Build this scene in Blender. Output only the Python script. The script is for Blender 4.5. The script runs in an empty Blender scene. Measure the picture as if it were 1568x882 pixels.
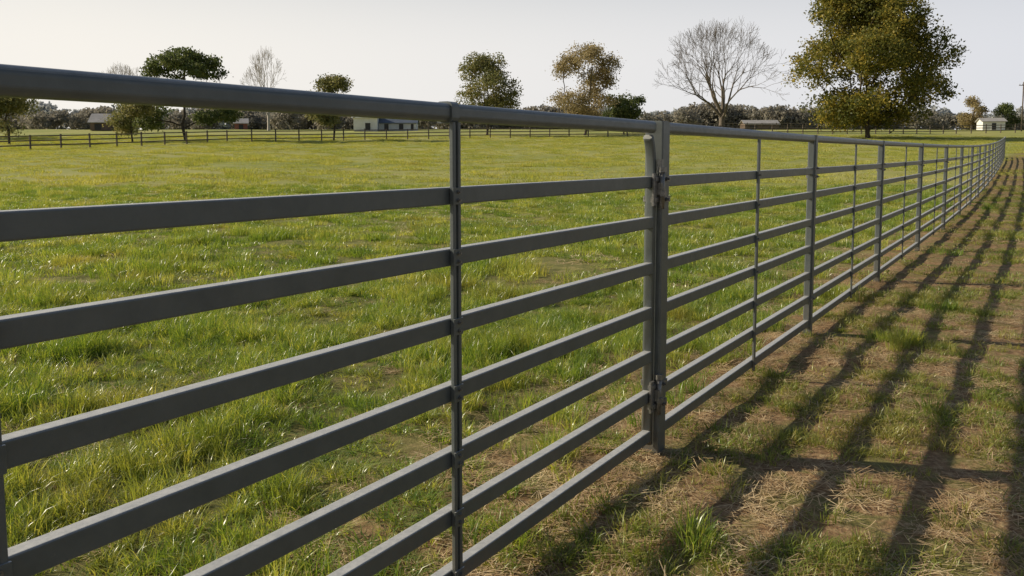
import bpy, math, random
import numpy as np
from mathutils import Vector, Matrix
random.seed(7)
RNG = np.random.default_rng(11)
scene = bpy.context.scene
C = scene.collection
rad = math.radians

# ---------------------------------------------------------------- helpers
def np_mesh(name, verts, quads, mats, mat_idx=None, smooth=None, attrs=None):
    verts = np.asarray(verts, dtype=np.float32); quads = np.asarray(quads, dtype=np.int32)
    me = bpy.data.meshes.new(name)
    k = quads.shape[1]
    me.vertices.add(len(verts)); me.vertices.foreach_set('co', verts.ravel())
    me.loops.add(quads.size); me.loops.foreach_set('vertex_index', quads.ravel())
    me.polygons.add(len(quads))
    me.polygons.foreach_set('loop_start', np.arange(0, quads.size, k, dtype=np.int32))
    for m in mats: me.materials.append(m)
    if mat_idx is not None: me.polygons.foreach_set('material_index', np.asarray(mat_idx, dtype=np.int32))
    if smooth is not None: me.polygons.foreach_set('use_smooth', np.asarray(smooth, dtype=bool))
    me.update(calc_edges=True)
    if attrs:
        for an, data in attrs.items():
            a = me.attributes.new(an, 'FLOAT', 'FACE'); a.data.foreach_set('value', np.asarray(data, dtype=np.float32))
    me.validate()
    return me

def add_obj(name, me, parent=None, loc=(0,0,0)):
    o = bpy.data.objects.new(name, me); C.objects.link(o); o.location = loc
    if parent: o.parent = parent
    return o

def hsh(x, y, s):
    v = np.sin(x*127.1 + y*311.7 + s*74.7)*43758.5453
    return v - np.floor(v)
def vnoise(x, y, s=0.0):
    x = np.asarray(x, dtype=float); y = np.asarray(y, dtype=float)
    xi = np.floor(x); yi = np.floor(y); fx = x-xi; fy = y-yi
    fx = fx*fx*(3-2*fx); fy = fy*fy*(3-2*fy)
    a = hsh(xi, yi, s); b = hsh(xi+1, yi, s); c = hsh(xi, yi+1, s); d = hsh(xi+1, yi+1, s)
    return (a*(1-fx)+b*fx)*(1-fy) + (c*(1-fx)+d*fx)*fy

# ---------------------------------------------------------------- terrain
_py = np.array([-400, 12, 25, 40, 65, 90, 110, 150, 200, 300, 450, 700, 6000], float)
_pz = np.array([0, 0, .14, .50, 1.3, 2.5, 3.6, 5.6, 7.3, 10.2, 13.5, 16, 16], float)
_ty = np.arange(-400, 6000, 1.0); _tz = np.interp(_ty, _py, _pz)
_tz2 = np.convolve(np.pad(_tz, 6, mode='edge'), np.ones(13)/13, mode='valid')
def prof(y): return np.interp(y, _ty, _tz2)
def H(x, y):
    x = np.asarray(x, float); y = np.asarray(y, float)
    z = prof(y)
    rt_ = np.where(sdist(x, y) > 0, .55, 1.0)
    z = z + rt_*((vnoise(x*2.3, y*2.3, 1)-.5)*.036 + (vnoise(x*7, y*7, 2)-.5)*.015)
    far = np.clip((y-25)/40, 0, 1)
    z = z + far*((vnoise(x/17, y/17, 3)-.5)*.35)
    return z

FX0, FY0, FK = 0.645, 3.78, 0.624
ND = np.array([.8484, -.5294])       # to the right of the fence
def fence_x(y):
    dev = 1.15*(max(y-14, 0)/48)**1.5
    return FX0 + (y-FY0)*FK - dev
def sdist(x, y):
    dev = 1.15*(np.clip(y-14, 0, 80)/48)**1.5
    return (x-(FX0+(y-FY0)*FK-dev))*ND[0]

# ---------------------------------------------------------------- materials
def new_mat(name):
    m = bpy.data.materials.new(name); m.use_nodes = True
    nt = m.node_tree; nt.nodes.clear()
    out = nt.nodes.new('ShaderNodeOutputMaterial')
    return m, nt, out
def N(nt, t, **kw):
    n = nt.nodes.new(t)
    for k, v in kw.items(): setattr(n, k, v)
    return n
def noise(nt, vec, scale, detail=4, rough=.6):
    n = N(nt, 'ShaderNodeTexNoise'); n.inputs['Scale'].default_value = scale
    n.inputs['Detail'].default_value = detail; n.inputs['Roughness'].default_value = rough
    if vec is not None: nt.links.new(vec, n.inputs['Vector'])
    return n.outputs['Fac']
def ramp(nt, fac, stops):
    r = N(nt, 'ShaderNodeValToRGB')
    while len(r.color_ramp.elements) < len(stops): r.color_ramp.elements.new(.5)
    for e, (p, c) in zip(r.color_ramp.elements, stops):
        e.position = p; e.color = (*c, 1)
    nt.links.new(fac, r.inputs['Fac']); return r.outputs['Color']
def mixc(nt, fac, a, b, mode='MIX'):
    n = N(nt, 'ShaderNodeMix', data_type='RGBA', blend_type=mode)
    if isinstance(fac, (int, float)): n.inputs[0].default_value = fac
    else: nt.links.new(fac, n.inputs[0])
    for s, v in ((6, a), (7, b)):
        if isinstance(v, tuple): n.inputs[s].default_value = (*v, 1)
        else: nt.links.new(v, n.inputs[s])
    return n.outputs[2]
def math_(nt, op, a, b=None, clamp=False):
    n = N(nt, 'ShaderNodeMath', operation=op, use_clamp=clamp)
    for i, v in enumerate((a, b)):
        if v is None: continue
        if isinstance(v, (int, float)): n.inputs[i].default_value = v
        else: nt.links.new(v, n.inputs[i])
    return n.outputs[0]
def maprange(nt, v, a, b, c=0, d=1, smooth=False):
    n = N(nt, 'ShaderNodeMapRange'); nt.links.new(v, n.inputs[0])
    if smooth: n.interpolation_type = 'SMOOTHSTEP'
    for i, x in enumerate((a, b, c, d)): n.inputs[i+1].default_value = x
    return n.outputs[0]
def principled(nt, out, col, rough=.6, metal=0, spec=.5, bump=None, bstr=.3, bdist=.01):
    p = N(nt, 'ShaderNodeBsdfPrincipled')
    if isinstance(col, tuple): p.inputs['Base Color'].default_value = (*col, 1)
    else: nt.links.new(col, p.inputs['Base Color'])
    if isinstance(rough, (int, float)): p.inputs['Roughness'].default_value = rough
    else: nt.links.new(rough, p.inputs['Roughness'])
    p.inputs['Metallic'].default_value = metal
    p.inputs['Specular IOR Level'].default_value = spec
    if bump is not None:
        b = N(nt, 'ShaderNodeBump'); b.inputs['Strength'].default_value = bstr; b.inputs['Distance'].default_value = bdist
        nt.links.new(bump, b.inputs['Height']); nt.links.new(b.outputs[0], p.inputs['Normal'])
    if out: nt.links.new(p.outputs[0], out.inputs[0])
    return p

def metal_mat():
    m, nt, out = new_mat('grey_painted_steel')
    g = N(nt, 'ShaderNodeNewGeometry')
    n1 = noise(nt, g.outputs['Position'], 9, 6, .7); n2 = noise(nt, g.outputs['Position'], 160, 3)
    n3 = noise(nt, g.outputs['Position'], 38, 5, .8)
    col = ramp(nt, n1, [(.3, (.096, .112, .110)), (.7, (.138, .154, .150))])
    spots = maprange(nt, n3, .64, .74)
    col = mixc(nt, math_(nt, 'MULTIPLY', spots, .5), col, (.22, .205, .18))
    sp = N(nt, 'ShaderNodeSeparateXYZ'); nt.links.new(g.outputs['Position'], sp.inputs[0])
    # dusty splash low on the steel
    low = math_(nt, 'MULTIPLY', maprange(nt, sp.outputs['Z'], .55, .0, 0, .75), maprange(nt, n3, .35, .65))
    col = mixc(nt, low, col, (.16, .125, .085))
    # sunlit tops painted in: paler colour on surfaces that face the sky
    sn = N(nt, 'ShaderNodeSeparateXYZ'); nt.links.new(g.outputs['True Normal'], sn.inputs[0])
    sunlit_top = math_(nt, 'MULTIPLY', maprange(nt, sn.outputs['Z'], .35, .95), maprange(nt, n3, .30, .62, .60, 1.0))
    col = mixc(nt, sunlit_top, col, (.52, .52, .50))
    r = maprange(nt, n3, .3, .7, .32, .50)
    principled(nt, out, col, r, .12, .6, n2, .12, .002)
    return m
def zinc_mat():
    m, nt, out = new_mat('weathered_zinc')
    g = N(nt, 'ShaderNodeNewGeometry')
    n1 = noise(nt, g.outputs['Position'], 60, 5, .7)
    principled(nt, out, ramp(nt, n1, [(.3, (.12, .12, .115)), (.7, (.32, .31, .29))]), .42, .6, .5, n1, .3, .003)
    return m
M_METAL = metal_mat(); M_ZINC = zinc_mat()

def ground_mat():
    m, nt, out = new_mat('meadow_soil')
    tc = N(nt, 'ShaderNodeTexCoord'); P = tc.outputs['Object']
    d = N(nt, 'ShaderNodeVectorMath', operation='DOT_PRODUCT'); nt.links.new(P, d.inputs[0]); d.inputs[1].default_value = (ND[0], ND[1], 0)
    s = math_(nt, 'SUBTRACT', d.outputs['Value'], float(ND[0]*FX0+ND[1]*FY0))
    sep = N(nt, 'ShaderNodeSeparateXYZ'); nt.links.new(P, sep.inputs[0])
    nb = noise(nt, P, 1.3, 5); nf = noise(nt, P, 26, 6, .7); nl = noise(nt, P, .09, 4); nm = noise(nt, P, 4.5, 5, .65)
    green = ramp(nt, nl, [(.35, (.24, .28, .065)), (.65, (.40, .385, .13))])
    dark = ramp(nt, nm, [(.32, (.06, .055, .02)), (.5, (.15, .145, .045)), (.66, (.28, .21, .10))])
    near = maprange(nt, sep.outputs['Y'], 6, 36, .9, .15)
    field = mixc(nt, near, green, dark)
    soil = ramp(nt, nf, [(.3, (.125, .072, .038)), (.5, (.27, .172, .09)), (.72, (.50, .38, .21))])
    patch = maprange(nt, nm, .46, .58)
    dirt = mixc(nt, math_(nt, 'MULTIPLY', patch, .72), soil, (.16, .17, .05))
    wob = math_(nt, 'MULTIPLY', math_(nt, 'SUBTRACT', nb, .5), 1.6)
    mk = maprange(nt, math_(nt, 'ADD', s, wob), -1.1, -.3)
    farfade = maprange(nt, sep.outputs['Y'], 62, 85, 1, 0)
    mk = math_(nt, 'MULTIPLY', mk, farfade)
    mk2 = math_(nt, 'MULTIPLY', mk, maprange(nt, s, 9, 16, 1, .25))
    col = mixc(nt, mk2, field, dirt)
    principled(nt, out, col, .95, 0, .15, nf, .7, .02)
    return m

def blade_mat(name, stops, trans=.4, rough=.38, spec=.5, patchcol=(.34, .29, .10), pamt=.7):
    m, nt, out = new_mat(name)
    oi = N(nt, 'ShaderNodeObjectInfo'); g = N(nt, 'ShaderNodeNewGeometry')
    n1 = noise(nt, g.outputs['Position'], .8, 4); n2 = noise(nt, g.outputs['Position'], 30, 2)
    f = math_(nt, 'ADD', math_(nt, 'MULTIPLY', oi.outputs['Random'], .35), math_(nt, 'MULTIPLY', n2, .65))
    col = ramp(nt, f, stops)
    col = mixc(nt, maprange(nt, n1, .5, .72, 0, pamt), col, patchcol)
    p = principled(nt, None, col, rough, 0, spec)
    t = N(nt, 'ShaderNodeBsdfTranslucent')
    nt.links.new(mixc(nt, 1.0, col, (1.35, 1.2, .55), 'MULTIPLY'), t.inputs[0])
    mx = N(nt, 'ShaderNodeMixShader'); mx.inputs[0].default_value = trans
    nt.links.new(p.outputs[0], mx.inputs[1]); nt.links.new(t.outputs[0], mx.inputs[2]); nt.links.new(mx.outputs[0], out.inputs[0])
    return m
M_GRASS = blade_mat('grass_blade', [(.25, (.10, .185, .03)), (.5, (.23, .34, .055)), (.72, (.52, .54, .15))], .45, .32, .75, (.44, .36, .12), .6)
M_RGRASS = blade_mat('worn_grass_blade', [(.25, (.11, .175, .03)), (.5, (.22, .28, .05)), (.72, (.44, .42, .13))], .38, .38, .5, (.38, .31, .11))
M_FGRASS = blade_mat('field_grass_blade', [(.25, (.25, .31, .065)), (.5, (.38, .42, .095)), (.72, (.53, .51, .16))], .4, .5, .3)
M_STRAW = blade_mat('dry_straw_stem', [(.25, (.30, .19, .095)), (.5, (.52, .38, .21)), (.72, (.76, .62, .39))], .15, .6, .3, (.45, .29, .15))

def leaf_mat(name, a, b, c):
    m, nt, out = new_mat(name)
    at = N(nt, 'ShaderNodeAttribute', attribute_name='tint'); g = N(nt, 'ShaderNodeNewGeometry')
    n1 = noise(nt, g.outputs['Position'], .35, 3)
    f = math_(nt, 'ADD', math_(nt, 'MULTIPLY', at.outputs['Fac'], .5), math_(nt, 'MULTIPLY', n1, .5))
    col = ramp(nt, f, [(.25, a), (.5, b), (.75, c)])
    p = principled(nt, None, col, .55, 0, .3)
    t = N(nt, 'ShaderNodeBsdfTranslucent'); nt.links.new(col, t.inputs[0])
    mx = N(nt, 'ShaderNodeMixShader'); mx.inputs[0].default_value = .42
    nt.links.new(p.outputs[0], mx.inputs[1]); nt.links.new(t.outputs[0], mx.inputs[2]); nt.links.new(mx.outputs[0], out.inputs[0])
    return m
def bark_mat(name, a, b):
    m, nt, out = new_mat(name)
    g = N(nt, 'ShaderNodeNewGeometry'); n1 = noise(nt, g.outputs['Position'], 5, 5)
    principled(nt, out, ramp(nt, n1, [(.3, a), (.7, b)]), .9, 0, .2, n1, .5, .05)
    return m
def plain_mat(name, a, b, sc=3, rough=.7):
    m, nt, out = new_mat(name)
    g = N(nt, 'ShaderNodeNewGeometry'); n1 = noise(nt, g.outputs['Position'], sc, 5)
    principled(nt, out, ramp(nt, n1, [(.3, a), (.7, b)]), rough, 0, .3)
    return m

# ---------------------------------------------------------------- ground sheet
def axis(lo, hi, fine, growth, f_lo, f_hi):
    v = list(np.arange(f_lo, f_hi+1e-6, fine))
    st = fine; x = v[-1]
    while x < hi: st *= growth; x += st; v.append(min(x, hi))
    st = fine; x = v[0]; w = []
    while x > lo: st *= growth; x -= st; w.append(max(x, lo))
    return np.array(w[::-1]+v)
gx = axis(-2500, 2500, .09, 1.035, -4.5, 7.5); gy = axis(-300, 4500, .09, 1.03, 1.0, 12)
GX, GY = np.meshgrid(gx, gy); GZ = H(GX, GY)
nx, ny = len(gx), len(gy)
idx = np.arange(nx*ny).reshape(ny, nx)
q = np.stack([idx[:-1, :-1], idx[:-1, 1:], idx[1:, 1:], idx[1:, :-1]], -1).reshape(-1, 4)
me = np_mesh('ground', np.stack([GX, GY, GZ], -1).reshape(-1, 3), q, [ground_mat()], smooth=np.ones(len(q)))
add_obj('ground', me)

# ---------------------------------------------------------------- blade clumps
def blade_clump(name, nb, radius, hmin, hmax, wmin, wmax, lean, mat, segs=3, flat=False, seed=0):
    r = np.random.default_rng(seed); V = []; Q = []
    for i in range(nb):
        a = r.uniform(0, 2*math.pi); rr = radius*math.sqrt(r.uniform()); bx, by = rr*math.cos(a), rr*math.sin(a)
        h = r.uniform(hmin, hmax); w = r.uniform(wmin, wmax)*.5
        da = a + r.normal(0, .9) if not flat else r.uniform(0, 2*math.pi)
        dx, dy = math.cos(da), math.sin(da); ta = r.uniform(0, math.pi); sx, sy = math.cos(ta), math.sin(ta)
        if flat: sx, sy = -dy, dx
        L = lean*r.uniform(.2, 1.3); b0 = len(V)
        tilt = r.uniform(-.06, .14)
        for k in range(segs+1):
            t = k/segs
            if flat:
                px = bx+dx*h*(t-.3); py = by+dy*h*(t-.3); pz = .006+h*tilt*t + r.uniform(0, .004); ww = w
            else:
                bend = L*t*t
                px = bx+dx*h*bend; py = by+dy*h*bend; pz = h*(t-.35*L*t*t*t) - .01; ww = w*(1-t**1.6*.93)
            V.append((px-sx*ww, py-sy*ww, pz)); V.append((px+sx*ww, py+sy*ww, pz))
        for k in range(segs):
            Q.append((b0+2*k, b0+2*k+1, b0+2*k+3, b0+2*k+2))
    me = np_mesh(name, V, Q, [mat], smooth=np.ones(len(Q)))
    return bpy.data.objects.new(name, me)

def scatter(name, variants, xs, ys, scl, zscl=None):
    col = bpy.data.collections.new(name+'_clumps')
    for o in variants: col.objects.link(o)
    n = len(xs); zs = H(xs, ys)
    me = bpy.data.meshes.new(name); me.vertices.add(n)
    me.vertices.foreach_set('co', np.stack([xs, ys, zs], -1).astype(np.float32).ravel())
    rot = np.stack([RNG.normal(0, .08, n), RNG.normal(0, .08, n), RNG.uniform(0, 6.283, n)], -1)
    if zscl is None: zscl = scl
    sc = np.stack([scl, scl, zscl], -1)
    a = me.attributes.new('rot', 'FLOAT_VECTOR', 'POINT'); a.data.foreach_set('vector', rot.astype(np.float32).ravel())
    a = me.attributes.new('scl', 'FLOAT_VECTOR', 'POINT'); a.data.foreach_set('vector', sc.astype(np.float32).ravel())
    a = me.attributes.new('idx', 'INT', 'POINT'); a.data.foreach_set('value', RNG.integers(0, len(variants), n).astype(np.int32))
    me.update()
    o = add_obj(name, me)
    ng = bpy.data.node_groups.new(name+'_nodes', 'GeometryNodeTree')
    ng.interface.new_socket('Geometry', in_out='INPUT', socket_type='NodeSocketGeometry')
    ng.interface.new_socket('Geometry', in_out='OUTPUT', socket_type='NodeSocketGeometry')
    gi = ng.nodes.new('NodeGroupInput'); go = ng.nodes.new('NodeGroupOutput')
    ip = ng.nodes.new('GeometryNodeInstanceOnPoints'); ci = ng.nodes.new('GeometryNodeCollectionInfo')
    ci.inputs['Collection'].default_value = col; ci.inputs['Separate Children'].default_value = True; ci.inputs['Reset Children'].default_value = True
    def attr(nm, dt):
        t = ng.nodes.new('GeometryNodeInputNamedAttribute'); t.data_type = dt; t.inputs['Name'].default_value = nm; return t.outputs[0]
    L = ng.links.new
    L(gi.outputs[0], ip.inputs['Points']); L(ci.outputs[0], ip.inputs['Instance']); ip.inputs['Pick Instance'].default_value = True
    L(attr('idx', 'INT'), ip.inputs['Instance Index']); L(attr('rot', 'FLOAT_VECTOR'), ip.inputs['Rotation']); L(attr('scl', 'FLOAT_VECTOR'), ip.inputs['Scale'])
    L(ip.outputs[0], go.inputs[0])
    md = o.modifiers.new('scatter', 'NODES'); md.node_group = ng
    return o

def sample_region(y0, y1, dens, spread=.72, pad=1.4):
    w = spread*y1+pad
    n = int(dens*(y1-y0)*2*w)
    y = RNG.uniform(y0, y1, n); x = RNG.uniform(-w, w, n)
    k = np.abs(x) < spread*y+pad
    return x[k], y[k]
def grass_density(x, y):
    s = sdist(x, y); wob = (vnoise(x*1.3, y*1.3, 9)-.5)*.9
    left = np.clip((-(s+wob)-.30)/.75, 0, 1)
    cl = vnoise(x*2.6, y*2.6, 21)
    cl2 = vnoise(x*.9, y*.9, 22); cl3 = vnoise(x*5.5, y*5.5, 23)
    right = np.clip((cl*.42+cl2*.26+cl3*.32-.40)*5, .06, .92)
    mid = np.clip((cl*.6+cl3*.4-.46)*3.2, .04, .65)
    d = np.where(s > .45, right, mid)
    tuss = np.clip(.22+1.45*(cl3*.5+cl*.5-.17), .18, 1)
    return np.clip(np.maximum(d*(1-left), left*tuss), 0, 1)

near_v = [blade_clump('grass_tuft', 40, .055, .045, .13, .0030, .0064, .8, M_GRASS, 3, seed=i) for i in range(8)]
worn_v = [blade_clump('worn_grass_tuft', 34, .055, .03, .078, .003, .0055, 1.0, M_RGRASS, 3, seed=i+100) for i in range(7)]
mid_v = [blade_clump('grass_patch', 170, .24, .05, .13, .007, .011, .85, M_GRASS, 2, seed=20+i) for i in range(6)]
wmid_v = [blade_clump('worn_grass_patch', 150, .22, .03, .065, .006, .009, 1.0, M_RGRASS, 2, seed=120+i) for i in range(5)]
far_v = [blade_clump('grass_sward', 220, .8, .05, .13, .02, .034, .8, M_FGRASS, 1, seed=40+i) for i in range(5)]

def heights(x, y):
    t = vnoise(x*2.1, y*2.1, 31); t2 = vnoise(x*.45, y*.45, 32); t3 = vnoise(x*5.5, y*5.5, 23)
    h = .38 + 1.55*np.clip((t*.6+t3*.4)*1.8-.55, 0, 1)*(.5+t2)
    return h
def sow(x, y, lv, rv, hs=1.0):
    s = sdist(x, y); h = heights(x, y)
    L = (s < -.1) | ((vnoise(x*3.1, y*3.1, 77) > .84) & (s < 1.5)); R = ~L
    scatter('grass', lv, x[L], y[L], .8+.4*RNG.uniform(size=L.sum()), h[L]*RNG.uniform(.75, 1.2, L.sum()))
    if R.sum(): scatter('grass', rv, x[R], y[R], .8+.5*RNG.uniform(size=R.sum()), RNG.uniform(.6, 1.25, R.sum()))
x, y = sample_region(1.0, 8.5, 240); k = RNG.uniform(size=len(x)) < grass_density(x, y)
sow(x[k], y[k], near_v, worn_v)
x, y = sample_region(8.0, 30, 13); k = RNG.uniform(size=len(x)) < grass_density(x, y)
sow(x[k], y[k], mid_v, wmid_v)
x, y = sample_region(28, 118, 1.0); k = RNG.uniform(size=len(x)) < grass_density(x/2, y/2)*np.where((sdist(x, y) > -.5) & (sdist(x, y) < 12) & (y < 70), .4, 1)
x, y = x[k], y[k]; h = heights(x/4, y/4)*np.where((sdist(x, y) > -1) & (sdist(x, y) < 12) & (y < 70), .5, 1)
scatter('grass', far_v, x, y, .7+.6*RNG.uniform(size=len(x)), h)

# dry straw
st_v = [blade_clump('straw_clump', 30, .10, .03, .10, .0016, .0032, 0, M_STRAW, 2, True, 60+i) for i in range(7)]
stf_v = [blade_clump('straw_patch', 90, .35, .05, .14, .004, .007, 0, M_STRAW, 2, True, 80+i) for i in range(4)]
def straw_density(x, y):
    s = sdist(x, y); wob = (vnoise(x*1.3, y*1.3, 9)-.5)*1.2
    a = np.clip((s+wob+1.2)/.5, .14, 1)*np.where(s > .9, .62, 1)
    return a*np.clip(.0+1.15*vnoise(x*1.9, y*1.9, 51), 0, 1)
x, y = sample_region(1.0, 9, 170); k = RNG.uniform(size=len(x)) < straw_density(x, y); x, y = x[k], y[k]
scatter('dry_straw', st_v, x, y, RNG.uniform(.7, 1.3, len(x)))
x, y = sample_region(8.5, 45, 6); k = RNG.uniform(size=len(x)) < straw_density(x, y)*.6; x, y = x[k], y[k]
scatter('dry_straw', stf_v, x, y, RNG.uniform(.7, 1.3, len(x)))

# ---------------------------------------------------------------- extruded steel parts
class Part:
    def __init__(s): s.V = []; s.F = []; s.S = []; s.M = []
    def extrude(s, prof2, A, B, side, up, smooth=False, mat=0):
        A = np.array(A, float); B = np.array(B, float); side = np.array(side, float); up = np.array(up, float)
        b = len(s.V); n = len(prof2)
        for P in (A, B):
            for (u, v) in prof2: s.V.append(tuple(P+side*u+up*v))
        for i in range(n):
            j = (i+1) % n; s.F.append((b+i, b+j, b+n+j, b+n+i)); s.S.append(smooth); s.M.append(mat)
        s.F.append(tuple(range(b, b+n))[::-1]); s.S.append(False); s.M.append(mat)
        s.F.append(tuple(range(b+n, b+2*n))); s.S.append(False); s.M.append(mat)
    def sweep(s, prof2, pts, sides, ups, mat=0):
        b = len(s.V); n = len(prof2)
        for P, sd, up in zip(pts, sides, ups):
            for (u, v) in prof2: s.V.append(tuple(np.array(P)+np.array(sd)*u+np.array(up)*v))
        for k in range(len(pts)-1):
            for i in range(n):
                j = (i+1) % n; s.F.append((b+k*n+i, b+k*n+j, b+(k+1)*n+j, b+(k+1)*n+i)); s.S.append(True); s.M.append(mat)
        s.F.append(tuple(range(b, b+n))[::-1]); s.S.append(False); s.M.append(mat)
        e = b+(len(pts)-1)*n; s.F.append(tuple(range(e, e+n))); s.S.append(False); s.M.append(mat)
    def make(s, name, parent, mats):
        me = bpy.data.meshes.new(name); me.from_pydata(s.V, [], s.F)
        for m in mats: me.materials.append(m)
        me.polygons.foreach_set('use_smooth', s.S); me.polygons.foreach_set('material_index', s.M)
        import bmesh
        bm = bmesh.new(); bm.from_mesh(me); bmesh.ops.recalc_face_normals(bm, faces=bm.faces); bm.to_mesh(me); bm.free()
        me.update(); return add_obj(name, me, parent)
def rrect(w, h, c=.004, n=3):
    pts = []
    for (sx, sy, a0) in ((1, 1, 0), (-1, 1, 90), (-1, -1, 180), (1, -1, 270)):
        for k in range(n+1):
            a = rad(a0+90*k/n); pts.append((sx*(w/2-c)+c*math.cos(a), sy*(h/2-c)+c*math.sin(a)))
    return pts
def ell(w, h, n=16): return [(w/2*math.cos(2*math.pi*i/n), h/2*math.sin(2*math.pi*i/n)) for i in range(n)]
UP = np.array([0, 0, 1.0])
RZ = [1.475, 1.237, 1.060, .858, .660, .462, .283, .100]
def fp(y, z=0.0, off=0.0):
    y2 = y+.01; x = fence_x(y); d = np.array([fence_x(y2)-x, .01, 0]); d /= np.linalg.norm(d)
    n = np.array([d[1], -d[0], 0])
    P = np.array([x, y, float(prof(y))+z])+n*off
    return P, d, n
def rails(part, ya, yb, depth=.038):
    A, _, _ = fp(ya); B, _, _ = fp(yb); d = B-A; L = np.linalg.norm(d); d /= L
    n = np.array([d[1], -d[0], 0]); n /= np.linalg.norm(n); up = np.cross(n, d)
    for i, z in enumerate(RZ):
        a = A+UP*z; b = B+UP*z
        if i == 0: part.extrude(rrect(.050, .053, .018, 7), a, b, n, up, False)
        else: part.extrude(rrect(depth, .050, .0045, 4), a, b, n, up)
def upright(part, y, w, dp, z0, z1, off=0, c=.004, mat=0):
    P, d, n = fp(y, 0, off); part.extrude(rrect(w, dp, c), P+UP*z0, P+UP*z1, d, n, mat=mat)
def bolt(part, y, z, off, r=.007, l=.006, mat=1):
    P, d, n = fp(y, z, off); part.extrude([(r*math.cos(a*math.pi/3), r*math.sin(a*math.pi/3)) for a in range(6)], P, P+n*l, d, UP, mat=mat)
    part.extrude(ell(r*1.1, r*1.1, 8), P+n*l*.9, P+n*(l*1.9), d, UP, mat=mat)

# --- the near gate
gate = bpy.data.objects.new('metal_gate', None); C.objects.link(gate)
def gate_panel(y_start, y_end, mids, parent, curved_end=True):
    p = Part(); yE = y_end
    rails(p, y_start, yE)
    # end stile bending over into the top rail
    if curved_end:
        pts = []; sd = []; up = []
        P0, d, n = fp(yE+.008)
        pts.append(P0+UP*.06); pts.append(P0+UP*1.25)
        for k in range(1, 8):
            a = k/7*rad(75); pts.append(P0+UP*(1.25+.19*math.sin(a))-d*(.055*(1-math.cos(a))))
        for i, q_ in enumerate(pts):
            t = (pts[min(i+1, len(pts)-1)]-pts[max(i-1, 0)]); t /= np.linalg.norm(t)
            sd.append(n); up.append(np.cross(t, n))
        p.sweep(rrect(.042, .028, .008), pts, sd, up)
    for ym in mids:
        # two flat bars making a channel, bolted at every rail
        P, d, n = fp(ym, 0, .0205); dy = .0125*d[1]
        upright(p, ym-dy, .0135, .014, .045, 1.447, .0265, .003)
        upright(p, ym+dy, .0135, .014, .045, 1.447, .0265, .003)
        upright(p, ym, .014, .007, .05, 1.44, .0230, .002)
        for z in RZ[1:]:
            upright(p, ym, .045, .005, z-.024, z+.024, .0345, .002)
            bolt(p, ym, z+.012, .037, .006, .005); bolt(p, ym, z-.012, .037, .006, .005)
        P, d, n = fp(ym); p.extrude(rrect(.060, .062, .016), P+UP*RZ[0]-d*.018, P+UP*RZ[0]+d*.018, n, UP)
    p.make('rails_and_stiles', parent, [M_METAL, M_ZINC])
gate_panel(-1.05, 3.715, [.30, 1.352, 2.45], gate)
# hinges
p = Part()
for z in (1.205, .285):
    for dz in (-.045, .045):
        P, d, n = fp(3.72, z+dz, .026); p.extrude(rrect(.024, .022, .003), P-d*.035, P+d*.085, n, UP, mat=1)
    P, d, n = fp(3.733, z, .046); p.extrude(ell(.024, .024, 12), P-UP*.085, P+UP*.09, d, n, True, mat=1)
    for dz in (-.03, .075): 
        P, d, n = fp(3.733, z, .046); p.extrude(ell(.042, .042, 6), P+UP*dz, P+UP*(dz+.022), d, n, mat=1)
    P, d, n = fp(3.735, z, .036); p.extrude(rrect(.046, .036, .004), P-UP*.022, P+UP*.030, d, n, mat=1)
    P, d, n = fp(3.70, z, .028); p.extrude(rrect(.034, .012, .003), P-UP*.07, P+UP*.07, d, n, mat=1)
P, d, n = fp(3.735, 1.31, .036); p.extrude(rrect(.032, .024, .004), P-UP*.022, P+UP*.026, d, n, mat=1)
p.make('hinges', gate, [M_METAL, M_ZINC])

# --- fence line: posts and panels
fence = bpy.data.objects.new('metal_fence', None); C.objects.link(fence)
posts = [3.78, 6.32, 8.98, 11.9, 15.0]
while posts[-1] < 60: posts.append(posts[-1]+3.1)
pp = Part()
def post(part, y, w, top):
    upright(part, y, w, w, -.25, top, 0, .006)
    upright(part, y, w*.86, w*.86, top-.002, top+.004, 0, .006)
post(pp, posts[0], .084, 1.50)
for y_ in posts[1:]: post(pp, y_, .060, 1.50)
post(pp, -1.12, .08, 1.5)
for y_ in posts[1:6]:
    for z in (RZ[1]+.02, RZ[1]-.04, RZ[6]):
        P, d, n = fp(y_, z, 0); pp.extrude(rrect(.074, .074, .006), P-UP*.012, P+UP*.012, d, n, mat=1)
        bolt(pp, y_, z, .036, .008, .009)
for z in (1.205, .285):
    for dz in (-.045, .045):
        P, d, n = fp(posts[0], z+dz, 0); pp.extrude(rrect(.094, .094, .006), P-UP*.012, P+UP*.012, d, n, mat=1)
        bolt(pp, posts[0]-.01, z+dz, .046, .010, .010)
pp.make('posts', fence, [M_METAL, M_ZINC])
for i in range(len(posts)-1):
    a, b = posts[i], posts[i+1]; p = Part()
    ga = .045 if i == 0 else .030
    rails(p, a+ga, b-.030)
    upright(p, a+ga+.006, .026, .042, .07, 1.455, .001, .004)
    upright(p, b-.036, .026, .042, .07, 1.455, .001, .004)
    m_ = (a+b)/2
    upright(p, m_, .030, .014, .06, 1.447, .0255, .003)
    if i < 5:
        for z in RZ[1:]: bolt(p, m_, z, .032, .007, .006)
    p.make('fence_panel', fence, [M_METAL, M_ZINC])

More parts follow.
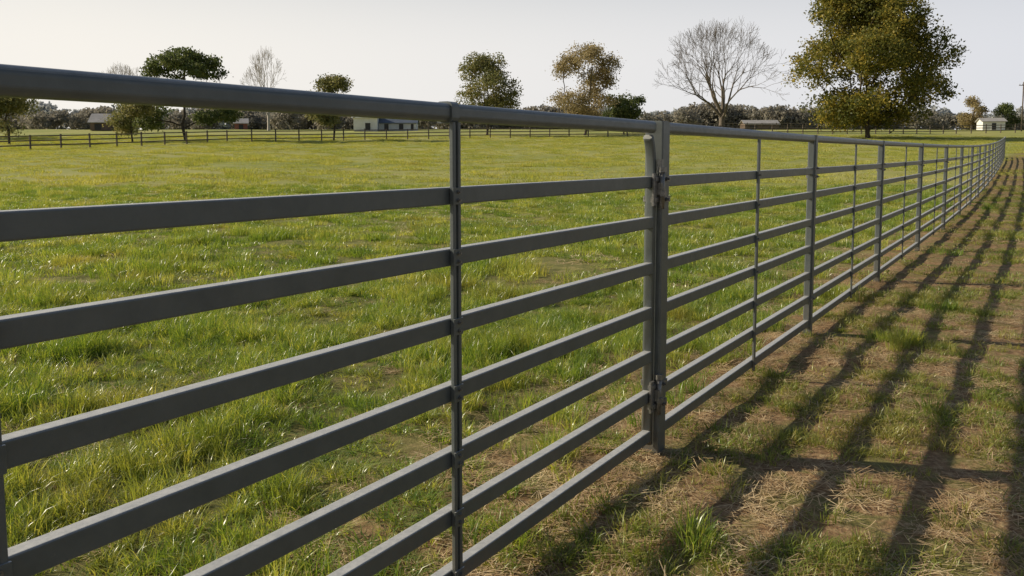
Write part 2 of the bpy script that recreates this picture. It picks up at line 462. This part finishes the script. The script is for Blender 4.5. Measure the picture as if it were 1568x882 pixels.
# ---------------------------------------------------------------- trees
def tubes(nodes, parent, r, sides=5):
    i = np.where(parent >= 0)[0]; A = nodes[parent[i]]; B = nodes[i]
    ra = np.minimum(r[parent[i]], r[i]*1.35); rb = r[i]
    d = B-A; d /= np.linalg.norm(d, axis=1, keepdims=True)+1e-9
    ref = np.where(np.abs(d[:, 2:3]) < .9, np.array([[0, 0, 1.]]), np.array([[1., 0, 0]]))
    u = np.cross(d, ref); u /= np.linalg.norm(u, axis=1, keepdims=True); v = np.cross(d, u)
    V = []; 
    for P, rr in ((A, ra), (B, rb)):
        for k in range(sides):
            a = 2*math.pi*k/sides; V.append(P+(u*math.cos(a)+v*math.sin(a))*rr[:, None])
    V = np.stack(V, 1); n = len(i); base = np.arange(n)[:, None]*2*sides
    Q = [base+np.array([[k, (k+1) % sides, sides+(k+1) % sides, sides+k]]) for k in range(sides)]
    return V.reshape(-1, 3), np.concatenate(Q)
def grow(rng, attr, trunk_h, step, dk, lean=(0, 0), maxit=110, jit=.12):
    nodes = [np.array([lean[0]*t, lean[1]*t, t*trunk_h]) for t in np.linspace(0, 1, max(3, int(trunk_h/step)+1))]
    par = [-1]+list(range(len(nodes)-1))
    ND_ = np.array(nodes); live = attr.copy()
    dd = np.linalg.norm(live[:, None]-ND_[None], axis=2); near = dd.argmin(1); dist = dd.min(1)
    for it in range(maxit):
        if len(live) == 0: break
        dirs = live-ND_[near]; dirs /= np.linalg.norm(dirs, axis=1, keepdims=True)+1e-9
        uq, inv = np.unique(near, return_inverse=True); acc = np.zeros((len(uq), 3)); np.add.at(acc, inv, dirs)
        acc /= np.linalg.norm(acc, axis=1, keepdims=True)+1e-9; acc += rng.normal(0, jit, acc.shape)
        acc /= np.linalg.norm(acc, axis=1, keepdims=True)+1e-9
        new = ND_[uq]+acc*step; s0 = len(ND_); ND_ = np.concatenate([ND_, new]); par += list(uq)
        d2 = np.linalg.norm(live[:, None]-new[None], axis=2); m = d2.min(1); am = d2.argmin(1)
        up_ = m < dist; near = np.where(up_, am+s0, near); dist = np.where(up_, m, dist)
        k = dist > dk; live, near, dist = live[k], near[k], dist[k]
    return ND_, np.array(par)
def radii(par, tip, ex=2.3):
    n = len(par); acc = np.zeros(n); r = np.zeros(n)
    for i in range(n-1, -1, -1):
        r[i] = tip if acc[i] == 0 else acc[i]**(1/ex)
        if par[i] >= 0: acc[par[i]] += r[i]**ex
    return r
def in_lobes(rng, lobes, n, shell=.5):
    L = np.array(lobes); vol = L[:, 3]*L[:, 4]*L[:, 5]; ch = rng.choice(len(L), n, p=vol/vol.sum())
    d = rng.normal(size=(n, 3)); d /= np.linalg.norm(d, axis=1, keepdims=True)
    rr = rng.uniform(size=n)**(1/3*(1-shell)+.0001)
    return L[ch, :3]+d*rr[:, None]*L[ch, 3:6]
def leaf_quads(rng, pts, per, sig, size):
    n = len(pts)*per; c = np.repeat(pts, per, 0)+rng.normal(0, sig, (n, 3))*np.array([1, 1, .75])
    u = rng.normal(size=(n, 3)); u /= np.linalg.norm(u, axis=1, keepdims=True)
    w = rng.normal(size=(n, 3)); v = np.cross(u, w); v /= np.linalg.norm(v, axis=1, keepdims=True)
    s = size*rng.uniform(.6, 1.3, n)[:, None]
    V = np.stack([c-u*s*.5, c-v*s*.32+u*s*.06, c+u*s*.5, c+v*s*.32+u*s*.06], 1).reshape(-1, 3)
    Q = np.arange(n*4).reshape(-1, 4); tint = np.clip(np.repeat(rng.uniform(size=len(pts)), per)*.5+rng.uniform(size=n)*.5, 0, 1)
    return V, Q, tint
def crown_lobes(rng, w, z0, z1, n, rfrac=.2, topw=.55, zoff=.42, cx=0):
    """irregular crown: lobes arranged in an egg-shaped volume"""
    out = []
    for _ in range(n):
        t = rng.uniform(0, 1)**.9; z = z0+(z1-z0)*t
        # half width profile
        hw = w/2*(np.interp(t, [0, .15, zoff, .75, 1], [.55, .88, 1, .8, topw*.6]))
        a = rng.uniform(0, 2*math.pi); r_ = hw*math.sqrt(rng.uniform())*.85
        s = w*rfrac*rng.uniform(.6, 1.25)
        out.append((cx+r_*math.cos(a), r_*math.sin(a), min(max(z, z0+s*.5), z1-s*.6), s, s, s*.72))
    return out
def tree(name, ratio, Y, lobes, seed, trunk_h, step, dk, nattr, tip, leafm, barkm, per=14, sig=.4, size=.35, shell=.5, sink=.1, ex=2.3, jit=.12):
    rng = np.random.default_rng(seed)
    at = in_lobes(rng, lobes, nattr, shell)
    nodes, par = grow(rng, at, trunk_h, step, dk, (rng.normal(0, .2), rng.normal(0, .2)), jit=jit)
    r = radii(par, tip, ex)
    r[0] *= 1.35
    V, Q = tubes(nodes, par, r, 5); mi = np.zeros(len(Q)); tint = np.zeros(len(Q)); mats = [barkm]
    lv, lq, lt = leaf_quads(rng, at, per, sig, size)
    Q = np.concatenate([Q, lq+len(V)]); V = np.concatenate([V, lv]); mi = np.concatenate([mi, np.ones(len(lq))]); tint = np.concatenate([tint, lt]); mats.append(leafm)
    me = np_mesh(name, V, Q, mats, mi, attrs={'tint': tint})
    o = add_obj(name, me, None, (ratio*Y, Y, float(H(ratio*Y, Y))-sink)); return o
def bare_tree(name, ratio, Y, hgt, width, seed, trunk, r0, barkm, depth=7, tipr=.012, nmain=5):
    """leafless tree: limbs fork repeatedly and fan outward"""
    rng = np.random.default_rng(seed); nodes = [np.zeros(3)]; par = [-1]; rr = [r0*1.5]
    def seg(p, d, L, ra, rb, n, wob):
        for k in range(n):
            d = d+rng.normal(0, wob, 3)+np.array([0, 0, .03]); d = d/np.linalg.norm(d)
            nodes.append(nodes[p]+d*L/n); par.append(p); rr.append(ra+(rb-ra)*(k+1)/n); p = len(nodes)-1
        return p, d
    def rec(p, d, L, r, dep):
        rb = r*.72; p2, d2 = seg(p, d, L, r, rb, 4 if dep > 3 else 3, .075)
        if dep == 0: return
        # side twigs along the limb
        if dep <= depth-2:
            q = par[p2]
            ax = np.cross(d2, rng.normal(size=3)); ax /= np.linalg.norm(ax)
            a = rng.uniform(.5, .9); dd = d2*math.cos(a)+ax*math.sin(a)
            if dep >= 3: rec(q, dd, L*.62, r*.38, max(0, dep-4))
            else: seg(q, dd, L*.6, tipr*1.1, tipr, 2, .1)
        n = 2 if rng.uniform() < .85 else 3
        ph = rng.uniform(0, 6.28)
        for k in range(n):
            ref = np.cross(d2, [0.3, .2, 1.]); ref /= np.linalg.norm(ref); re2 = np.cross(d2, ref)
            t = ph+k*2*math.pi/n+rng.normal(0, .3); a = rng.uniform(.24, .52)
            dd = d2*math.cos(a)+(ref*math.cos(t)+re2*math.sin(t))*math.sin(a)
            dd = dd+np.array([0, 0, -.02]); dd /= np.linalg.norm(dd)
            rec(p2, dd, L*rng.uniform(.72, .92), max(tipr, rb*(.78 if n == 2 else .66)), dep-1)
    p, d = seg(0, np.array([0.02, 0, 1.]), trunk, r0*1.2, r0, 4, .03)
    for k in range(nmain):
        a = 2*math.pi*k/nmain+rng.normal(0, .3); t = rng.uniform(.45, .95) if k else .08
        dd = np.array([math.cos(a)*math.sin(t), math.sin(a)*math.sin(t), math.cos(t)])
        rec(p if k % 2 == 0 else p-1, dd, 3.2, r0*.58, depth-1)
    Nn = np.array(nodes); top = Nn[:, 2].max(); ex = np.percentile(np.abs(Nn[:, 0]), 99.5)
    k = np.clip(Nn[:, 2]/trunk, 0, 1); sxy = 1+(width/2/ex-1)*k
    Nn[:, 0] *= sxy; Nn[:, 1] *= sxy
    Nn[:, 2] = np.where(Nn[:, 2] > trunk, trunk+(Nn[:, 2]-trunk)*(hgt-trunk)/(top-trunk), Nn[:, 2])
    V, Q = tubes(Nn, np.array(par), np.maximum(np.array(rr), tipr), 4)
    me = np_mesh(name, V, Q, [barkm])
    return add_obj(name, me, None, (ratio*Y, Y, float(H(ratio*Y, Y))-.1))
B_DARK = bark_mat('dark_bark', (.05, .04, .03), (.11, .09, .07))
B_PALE = bark_mat('pale_bark', (.10, .085, .07), (.19, .16, .13))
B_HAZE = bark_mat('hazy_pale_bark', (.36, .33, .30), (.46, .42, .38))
L_BIG = leaf_mat('autumn_oak_leaves', (.06, .08, .018), (.17, .17, .032), (.56, .42, .07))
L_GREEN = leaf_mat('green_leaves', (.05, .08, .028), (.115, .15, .045), (.23, .24, .08))
L_OLIVE = leaf_mat('olive_leaves', (.11, .135, .05), (.22, .22, .075), (.42, .35, .14))
L_TAN = leaf_mat('tan_autumn_leaves', (.20, .165, .085), (.36, .29, .135), (.54, .43, .22))
def rt(px): return (px-784)/1300.0
r = np.random.default_rng(5)
tree('oak_tree', rt(1326), 108, crown_lobes(r, 20.2, 2.3, 19.8, 84, .125, .70, .36), 1, 2.5, .55, .9, 1900, .022, L_BIG, B_DARK, 42, .5, .34)
bare_tree('bare_tree', rt(1103), 140, 18.8, 22.0, 4, 3.2, .46, B_PALE, 8, .015, 6)
tree('autumn_tree', rt(895), 125, crown_lobes(r, 10.8, 1.9, 13.2, 42, .14, .6, .40), 3, 2.3, .45, .7, 800, .022, L_TAN, B_DARK, 24, .38, .28)
tree('deciduous_tree', rt(954), 130, crown_lobes(r, 6.3, .8, 6.6, 16, .2), 4, 1.2, .4, .6, 300, .02, L_GREEN, B_DARK, 26, .35, .32)
tree('deciduous_tree', rt(746), 118, crown_lobes(r, 9.8, 3.0, 11.0, 40, .15, .7, .5), 5, 2.6, .45, .7, 700, .022, L_OLIVE, B_DARK, 24, .34, .28)
umb = [(rr*math.cos(a), rr*math.sin(a), z, s, s, s*.45) for rr, a, z, s in [(0, 0, 10.0, 2.0), (2.4, .3, 9.4, 1.7), (2.5, 2.0, 9.5, 1.7), (2.3, 3.4, 9.2, 1.8), (2.6, 4.6, 9.3, 1.6), (3.6, .1, 8.2, 1.3), (3.5, 3.1, 8.3, 1.3), (3.4, 5.4, 8.3, 1.3), (1.5, 2.6, 7.8, 1.1), (3.1, 1.2, 8.5, 1.4), (4.4, 3.3, 3.4, 1.5), (4.6, .2, 3.2, 1.7), (2.8, 6.0, 2.9, 1.4), (5.0, 2.9, 2.2, 1.6), (3.0, 2.9, 3.6, 1.3)]]
tree('spreading_tree', rt(287), 102, umb, 6, 2.0, .4, .6, 620, .026, L_GREEN, B_DARK, 26, .28, .30)
tree('deciduous_tree', rt(206), 98, crown_lobes(r, 5.4, 1.2, 5.0, 14, .2), 7, 1.2, .35, .5, 260, .02, L_OLIVE, B_DARK, 22, .3, .26)
tree('deciduous_tree', rt(512), 104, crown_lobes(r, 6.0, 2.2, 7.6, 20, .17, .8), 8, 2.0, .4, .6, 320, .022, L_OLIVE, B_DARK, 26, .3, .27)
tree('deciduous_tree', rt(18), 92, crown_lobes(r, 6.2, 1.4, 5.4, 16, .19), 9, 1.2, .35, .5, 280, .022, L_OLIVE, B_DARK, 22, .32, .26)
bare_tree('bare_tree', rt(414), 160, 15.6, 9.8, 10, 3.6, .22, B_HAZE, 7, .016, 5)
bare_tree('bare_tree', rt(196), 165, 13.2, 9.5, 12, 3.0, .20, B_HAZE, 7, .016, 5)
tree('deciduous_tree', rt(1486), 190, crown_lobes(r, 5.8, 1.2, 7.2, 14, .2), 13, 1.5, .4, .6, 240, .03, L_TAN, B_DARK, 20, .35, .36)
tree('deciduous_tree', rt(1534), 190, crown_lobes(r, 5.6, .8, 5.6, 14, .2), 14, 1.2, .4, .6, 240, .02, L_GREEN, B_DARK, 22, .35, .36)
tree('deciduous_tree', rt(1640), 120, crown_lobes(r, 9, 1.4, 9, 20, .2), 15, 2, .45, .7, 350, .02, L_OLIVE, B_DARK, 18, .4, .4)
tree('deciduous_tree', rt(-90), 110, crown_lobes(r, 9, 1.4, 9, 20, .2), 16, 2, .45, .7, 350, .02, L_GREEN, B_DARK, 18, .4, .4)

# distant tree belts
def belt(name, Y0, hts, mat, n, size, seed, sp=4.5, per=7):
    rng = np.random.default_rng(seed); lob = []
    xs = np.arange(-.80*Y0, .80*Y0, sp)
    for x in xs:
        px = 784+1300*x/Y0; hh = np.interp(px, [p for p, _ in hts], [v for _, v in hts])
        hh *= .75+.5*vnoise(x/14, 3.3, seed)*rng.uniform(.8, 1.2)
        if hh < .6: continue
        y = Y0+rng.normal(0, 5); z = float(prof(y)); s = max(1.0, hh*.42)
        lob.append((x, y, z+hh-s*.8, s*1.3, s*1.3, s*.85)); lob.append((x+rng.normal(0, 1.5), y-2, z+hh*.35, s*1.5, s, hh*.45))
    pts = in_lobes(rng, lob, n, .4); V, Q, t = leaf_quads(rng, pts, per, .5, size)
    add_obj(name, np_mesh(name, V, Q, [mat], attrs={'tint': t}))
L_D1 = leaf_mat('distant_foliage', (.20, .20, .17), (.28, .26, .21), (.36, .32, .24))  # air haze painted into both belts' leaf colours by paling them
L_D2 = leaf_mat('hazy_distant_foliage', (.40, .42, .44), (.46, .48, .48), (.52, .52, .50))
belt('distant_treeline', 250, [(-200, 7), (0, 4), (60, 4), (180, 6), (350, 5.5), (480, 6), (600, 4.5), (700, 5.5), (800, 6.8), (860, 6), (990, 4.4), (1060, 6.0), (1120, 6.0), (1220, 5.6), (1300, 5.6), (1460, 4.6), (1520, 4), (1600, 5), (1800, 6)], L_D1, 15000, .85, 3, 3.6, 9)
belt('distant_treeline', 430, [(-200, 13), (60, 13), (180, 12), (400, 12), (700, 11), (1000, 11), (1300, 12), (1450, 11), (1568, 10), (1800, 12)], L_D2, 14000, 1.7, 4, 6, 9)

# ---------------------------------------------------------------- wooden field fence at the back
M_WOOD = plain_mat('weathered_wood', (.09, .075, .06), (.18, .15, .12), 2, .9)
def wood_fence(pts, name='wooden_fence', hgt=1.35, nr=3, sp=2.6):
    p = Part(); P = [np.array([rt(a)*b, b]) for a, b in pts]
    posts_ = []
    for a, b in zip(P[:-1], P[1:]):
        n = max(1, int(np.linalg.norm(b-a)/sp))
        for k in range(n): posts_.append(a+(b-a)*k/n)
    posts_.append(P[-1]); rr = np.random.default_rng(3)
    G = [np.array([q_[0], q_[1], float(H(q_[0], q_[1]))]) for q_ in posts_]
    for i, g in enumerate(G):
        j = min(i+1, len(G)-1); k = max(i-1, 0); d = G[j]-G[k]; d[2] = 0; d /= np.linalg.norm(d); n = np.array([d[1], -d[0], 0])
        t = hgt+rr.uniform(-.03, .1)
        p.extrude(rrect(.14, .14, .03), g-UP*.2, g+UP*t, d, n)
        if i < len(G)-1:
            d2 = G[i+1]-g; d2 /= np.linalg.norm(d2)
            for z in np.linspace(hgt-.12, .4, nr):
                o = n*.09; p.extrude(rrect(.04, .11, .01), g+UP*z+o-d2*.05, G[i+1]+UP*z+o+d2*.05, n, UP)
    p.make(name, None, [M_WOOD])
wood_fence([(-160, 66), (0, 74), (182, 84), (350, 97), (560, 106), (900, 113), (1180, 122), (1460, 134), (1700, 140)])
wood_fence([(960, 170), (1120, 165), (1300, 160)], nr=2)

# ---------------------------------------------------------------- farm buildings
M_WHITE = plain_mat('white_board', (.62, .62, .60), (.78, .78, .76), .6)
M_DROOF = plain_mat('blue_grey_roof', (.09, .11, .145), (.13, .155, .19), .8, .5)
M_GROOF = plain_mat('grey_sheet_roof', (.30, .29, .27), (.42, .40, .38), .8, .5)
M_BROWN = plain_mat('brown_board', (.12, .085, .06), (.18, .13, .10), .8)
M_DARKOP = plain_mat('dark_opening', (.02, .02, .024), (.05, .05, .05), .8, .3)
def building(name, ratio, Y, w, dpt, wall, ridge, wallm, roofm, yaw=0, doors=((-.25, .22, .8), (.25, .12, .5))):
    e = bpy.data.objects.new(name, None); C.objects.link(e)
    x = ratio*Y; e.location = (x, Y, float(H(x, Y))-.1); e.rotation_euler = (0, 0, yaw)
    X = np.array([1., 0, 0]); Yv = np.array([0, 1., 0])
    p = Part()
    p.extrude([(-dpt/2, 0), (dpt/2, 0), (dpt/2, wall), (0, ridge), (-dpt/2, wall)], -X*w/2, X*w/2, Yv, UP); p.make('walls', e, [wallm])
    p = Part(); t = .12; ov = .35; sl = (ridge-wall)/(dpt/2)
    for s in (-1, 1):
        p.extrude([(0, ridge+.01), (s*(dpt/2+ov), wall-sl*ov+.01), (s*(dpt/2+ov), wall-sl*ov+t), (0, ridge+t)], -X*(w/2+ov), X*(w/2+ov), Yv, UP)
    p.make('roof', e, [roofm])
    p = Part(); p2 = Part()
    for cx, ww, hh in doors:
        a = cx*w; p.extrude([(a-ww*w/2, .1), (a+ww*w/2, .1), (a+ww*w/2, wall*hh), (a-ww*w/2, wall*hh)], np.array([0, -dpt/2-.03, 0]), np.array([0, -dpt/2+.02, 0]), X, UP)
        z = wall*hh; p2.extrude(rrect(.1, .1, .01), np.array([a-ww*w/2-.1, -dpt/2-.05, z+.05]), np.array([a+ww*w/2+.1, -dpt/2-.05, z+.05]), Yv, UP)
        for sx in (-1, 1): p2.extrude(rrect(.1, .1, .01), np.array([a+sx*(ww*w/2+.05), -dpt/2-.05, .1]), np.array([a+sx*(ww*w/2+.05), -dpt/2-.05, z]), X, Yv)
    p.make('door_openings', e, [M_DARKOP]); p2.make('door_frames', e, [wallm])
building('white_barn', rt(563), 148, 4.0, 6, 2.3, 3.2, M_WHITE, M_WHITE, .1, ((.1, .22, .6),))
building('stable_building', rt(612), 152, 6.4, 6, 1.4, 2.9, M_WHITE, M_DROOF, .05, ((-.3, .12, .85), (.1, .12, .85), (.4, .08, .85)))
building('farm_shed', rt(172), 150, 5.0, 5, 1.5, 2.9, M_BROWN, M_GROOF, .2)
building('farm_shed', rt(1512), 185, 4.4, 4, 1.9, 2.6, M_WHITE, M_GROOF, -.2, ((0, .2, .8),))
building('farm_shed', rt(1160), 230, 9, 5, 1.6, 2.6, M_BROWN, M_GROOF, 0)
building('red_barn', rt(372), 225, 3.2, 5, 1.8, 3.0, plain_mat('red_board', (.20, .08, .06), (.28, .12, .09)), M_GROOF, .3, ((0, .35, .8),))
# utility pole
p = Part(); x = rt(1559)*150; g = np.array([x, 150, float(H(x, 150))])
p.extrude(ell(.22, .22, 10), g-UP*.3, g+UP*8.6, np.array([1., 0, 0]), np.array([0, 1., 0]), True)
p.extrude(rrect(.12, .12, .01), g+UP*8.0-np.array([.9, 0.16, 0]), g+UP*8.0+np.array([.9, -.16, 0]), np.array([0, 1., 0]), UP)
for dx in (-.75, -.3, .3, .75): p.extrude(ell(.08, .08, 8), g+np.array([dx, -.16, 8.06]), g+np.array([dx, -.16, 8.25]), np.array([1., 0, 0]), np.array([0, 1., 0]))
p.make('utility_pole', None, [M_WOOD])

# ---------------------------------------------------------------- light
sd = Vector((-1.0, .21, 0)).normalized(); el = rad(29)
S = Vector((sd.x*math.cos(el), sd.y*math.cos(el), math.sin(el)))
ld = bpy.data.lights.new('sun', 'SUN'); ld.energy = 5.0; ld.angle = rad(.5); ld.color = (1, .88, .68)
lo = bpy.data.objects.new('sun', ld); C.objects.link(lo); lo.rotation_euler = S.to_track_quat('Z', 'Y').to_euler(); lo.location = (-10, 5, 20)
w = bpy.data.worlds.new('World'); scene.world = w; w.use_nodes = True; nt = w.node_tree; nt.nodes.clear()
sky = nt.nodes.new('ShaderNodeTexSky'); sky.sky_type = 'NISHITA'; sky.sun_disc = False
sky.sun_elevation = el; sky.sun_rotation = math.atan2(sd.x, sd.y); sky.air_density = 1.0; sky.dust_density = 1.5; sky.ozone_density = 1.0; sky.altitude = 50
# thin warm haze low over the horizon, thicker toward the sun, dimmed out of view to darken rail faces
tc = nt.nodes.new('ShaderNodeTexCoord'); sp = nt.nodes.new('ShaderNodeSeparateXYZ'); nt.links.new(tc.outputs['Generated'], sp.inputs[0])
hz = maprange(nt, sp.outputs['Z'], .10, .38, 1.0, 0.0, True)
hcol = mixc(nt, maprange(nt, sp.outputs['X'], -.45, .6), (8.5, 8.15, 7.55), (6.5, 6.65, 7.1))
away = nt.nodes.new('ShaderNodeVectorMath'); away.operation = 'DOT_PRODUCT'; nt.links.new(tc.outputs['Generated'], away.inputs[0]); away.inputs[1].default_value = (.85, -.53, 0)
hcol = mixc(nt, maprange(nt, away.outputs['Value'], .15, .9, 0, 1), hcol, (3.0, 3.15, 3.4))
col = mixc(nt, hz, mixc(nt, 1.0, sky.outputs[0], (.75, .74, .74), 'MULTIPLY'), hcol)
bg = nt.nodes.new('ShaderNodeBackground'); bg.inputs['Strength'].default_value = .11
wo = nt.nodes.new('ShaderNodeOutputWorld')
nt.links.new(col, bg.inputs[0]); nt.links.new(bg.outputs[0], wo.inputs[0])

# ---------------------------------------------------------------- camera
cd = bpy.data.cameras.new('camera'); cd.lens = 36*1300/1568; cd.sensor_width = 36; cd.clip_end = 8000; cd.clip_start = .05
cd.shift_y = -89.3/1568
co = bpy.data.objects.new('camera', cd); C.objects.link(co); co.location = (0, 0, 1.353); co.rotation_euler = (rad(85), 0, 0)
scene.camera = co
scene.view_settings.view_transform = 'Standard'; scene.view_settings.look = 'None'; scene.view_settings.exposure = 0
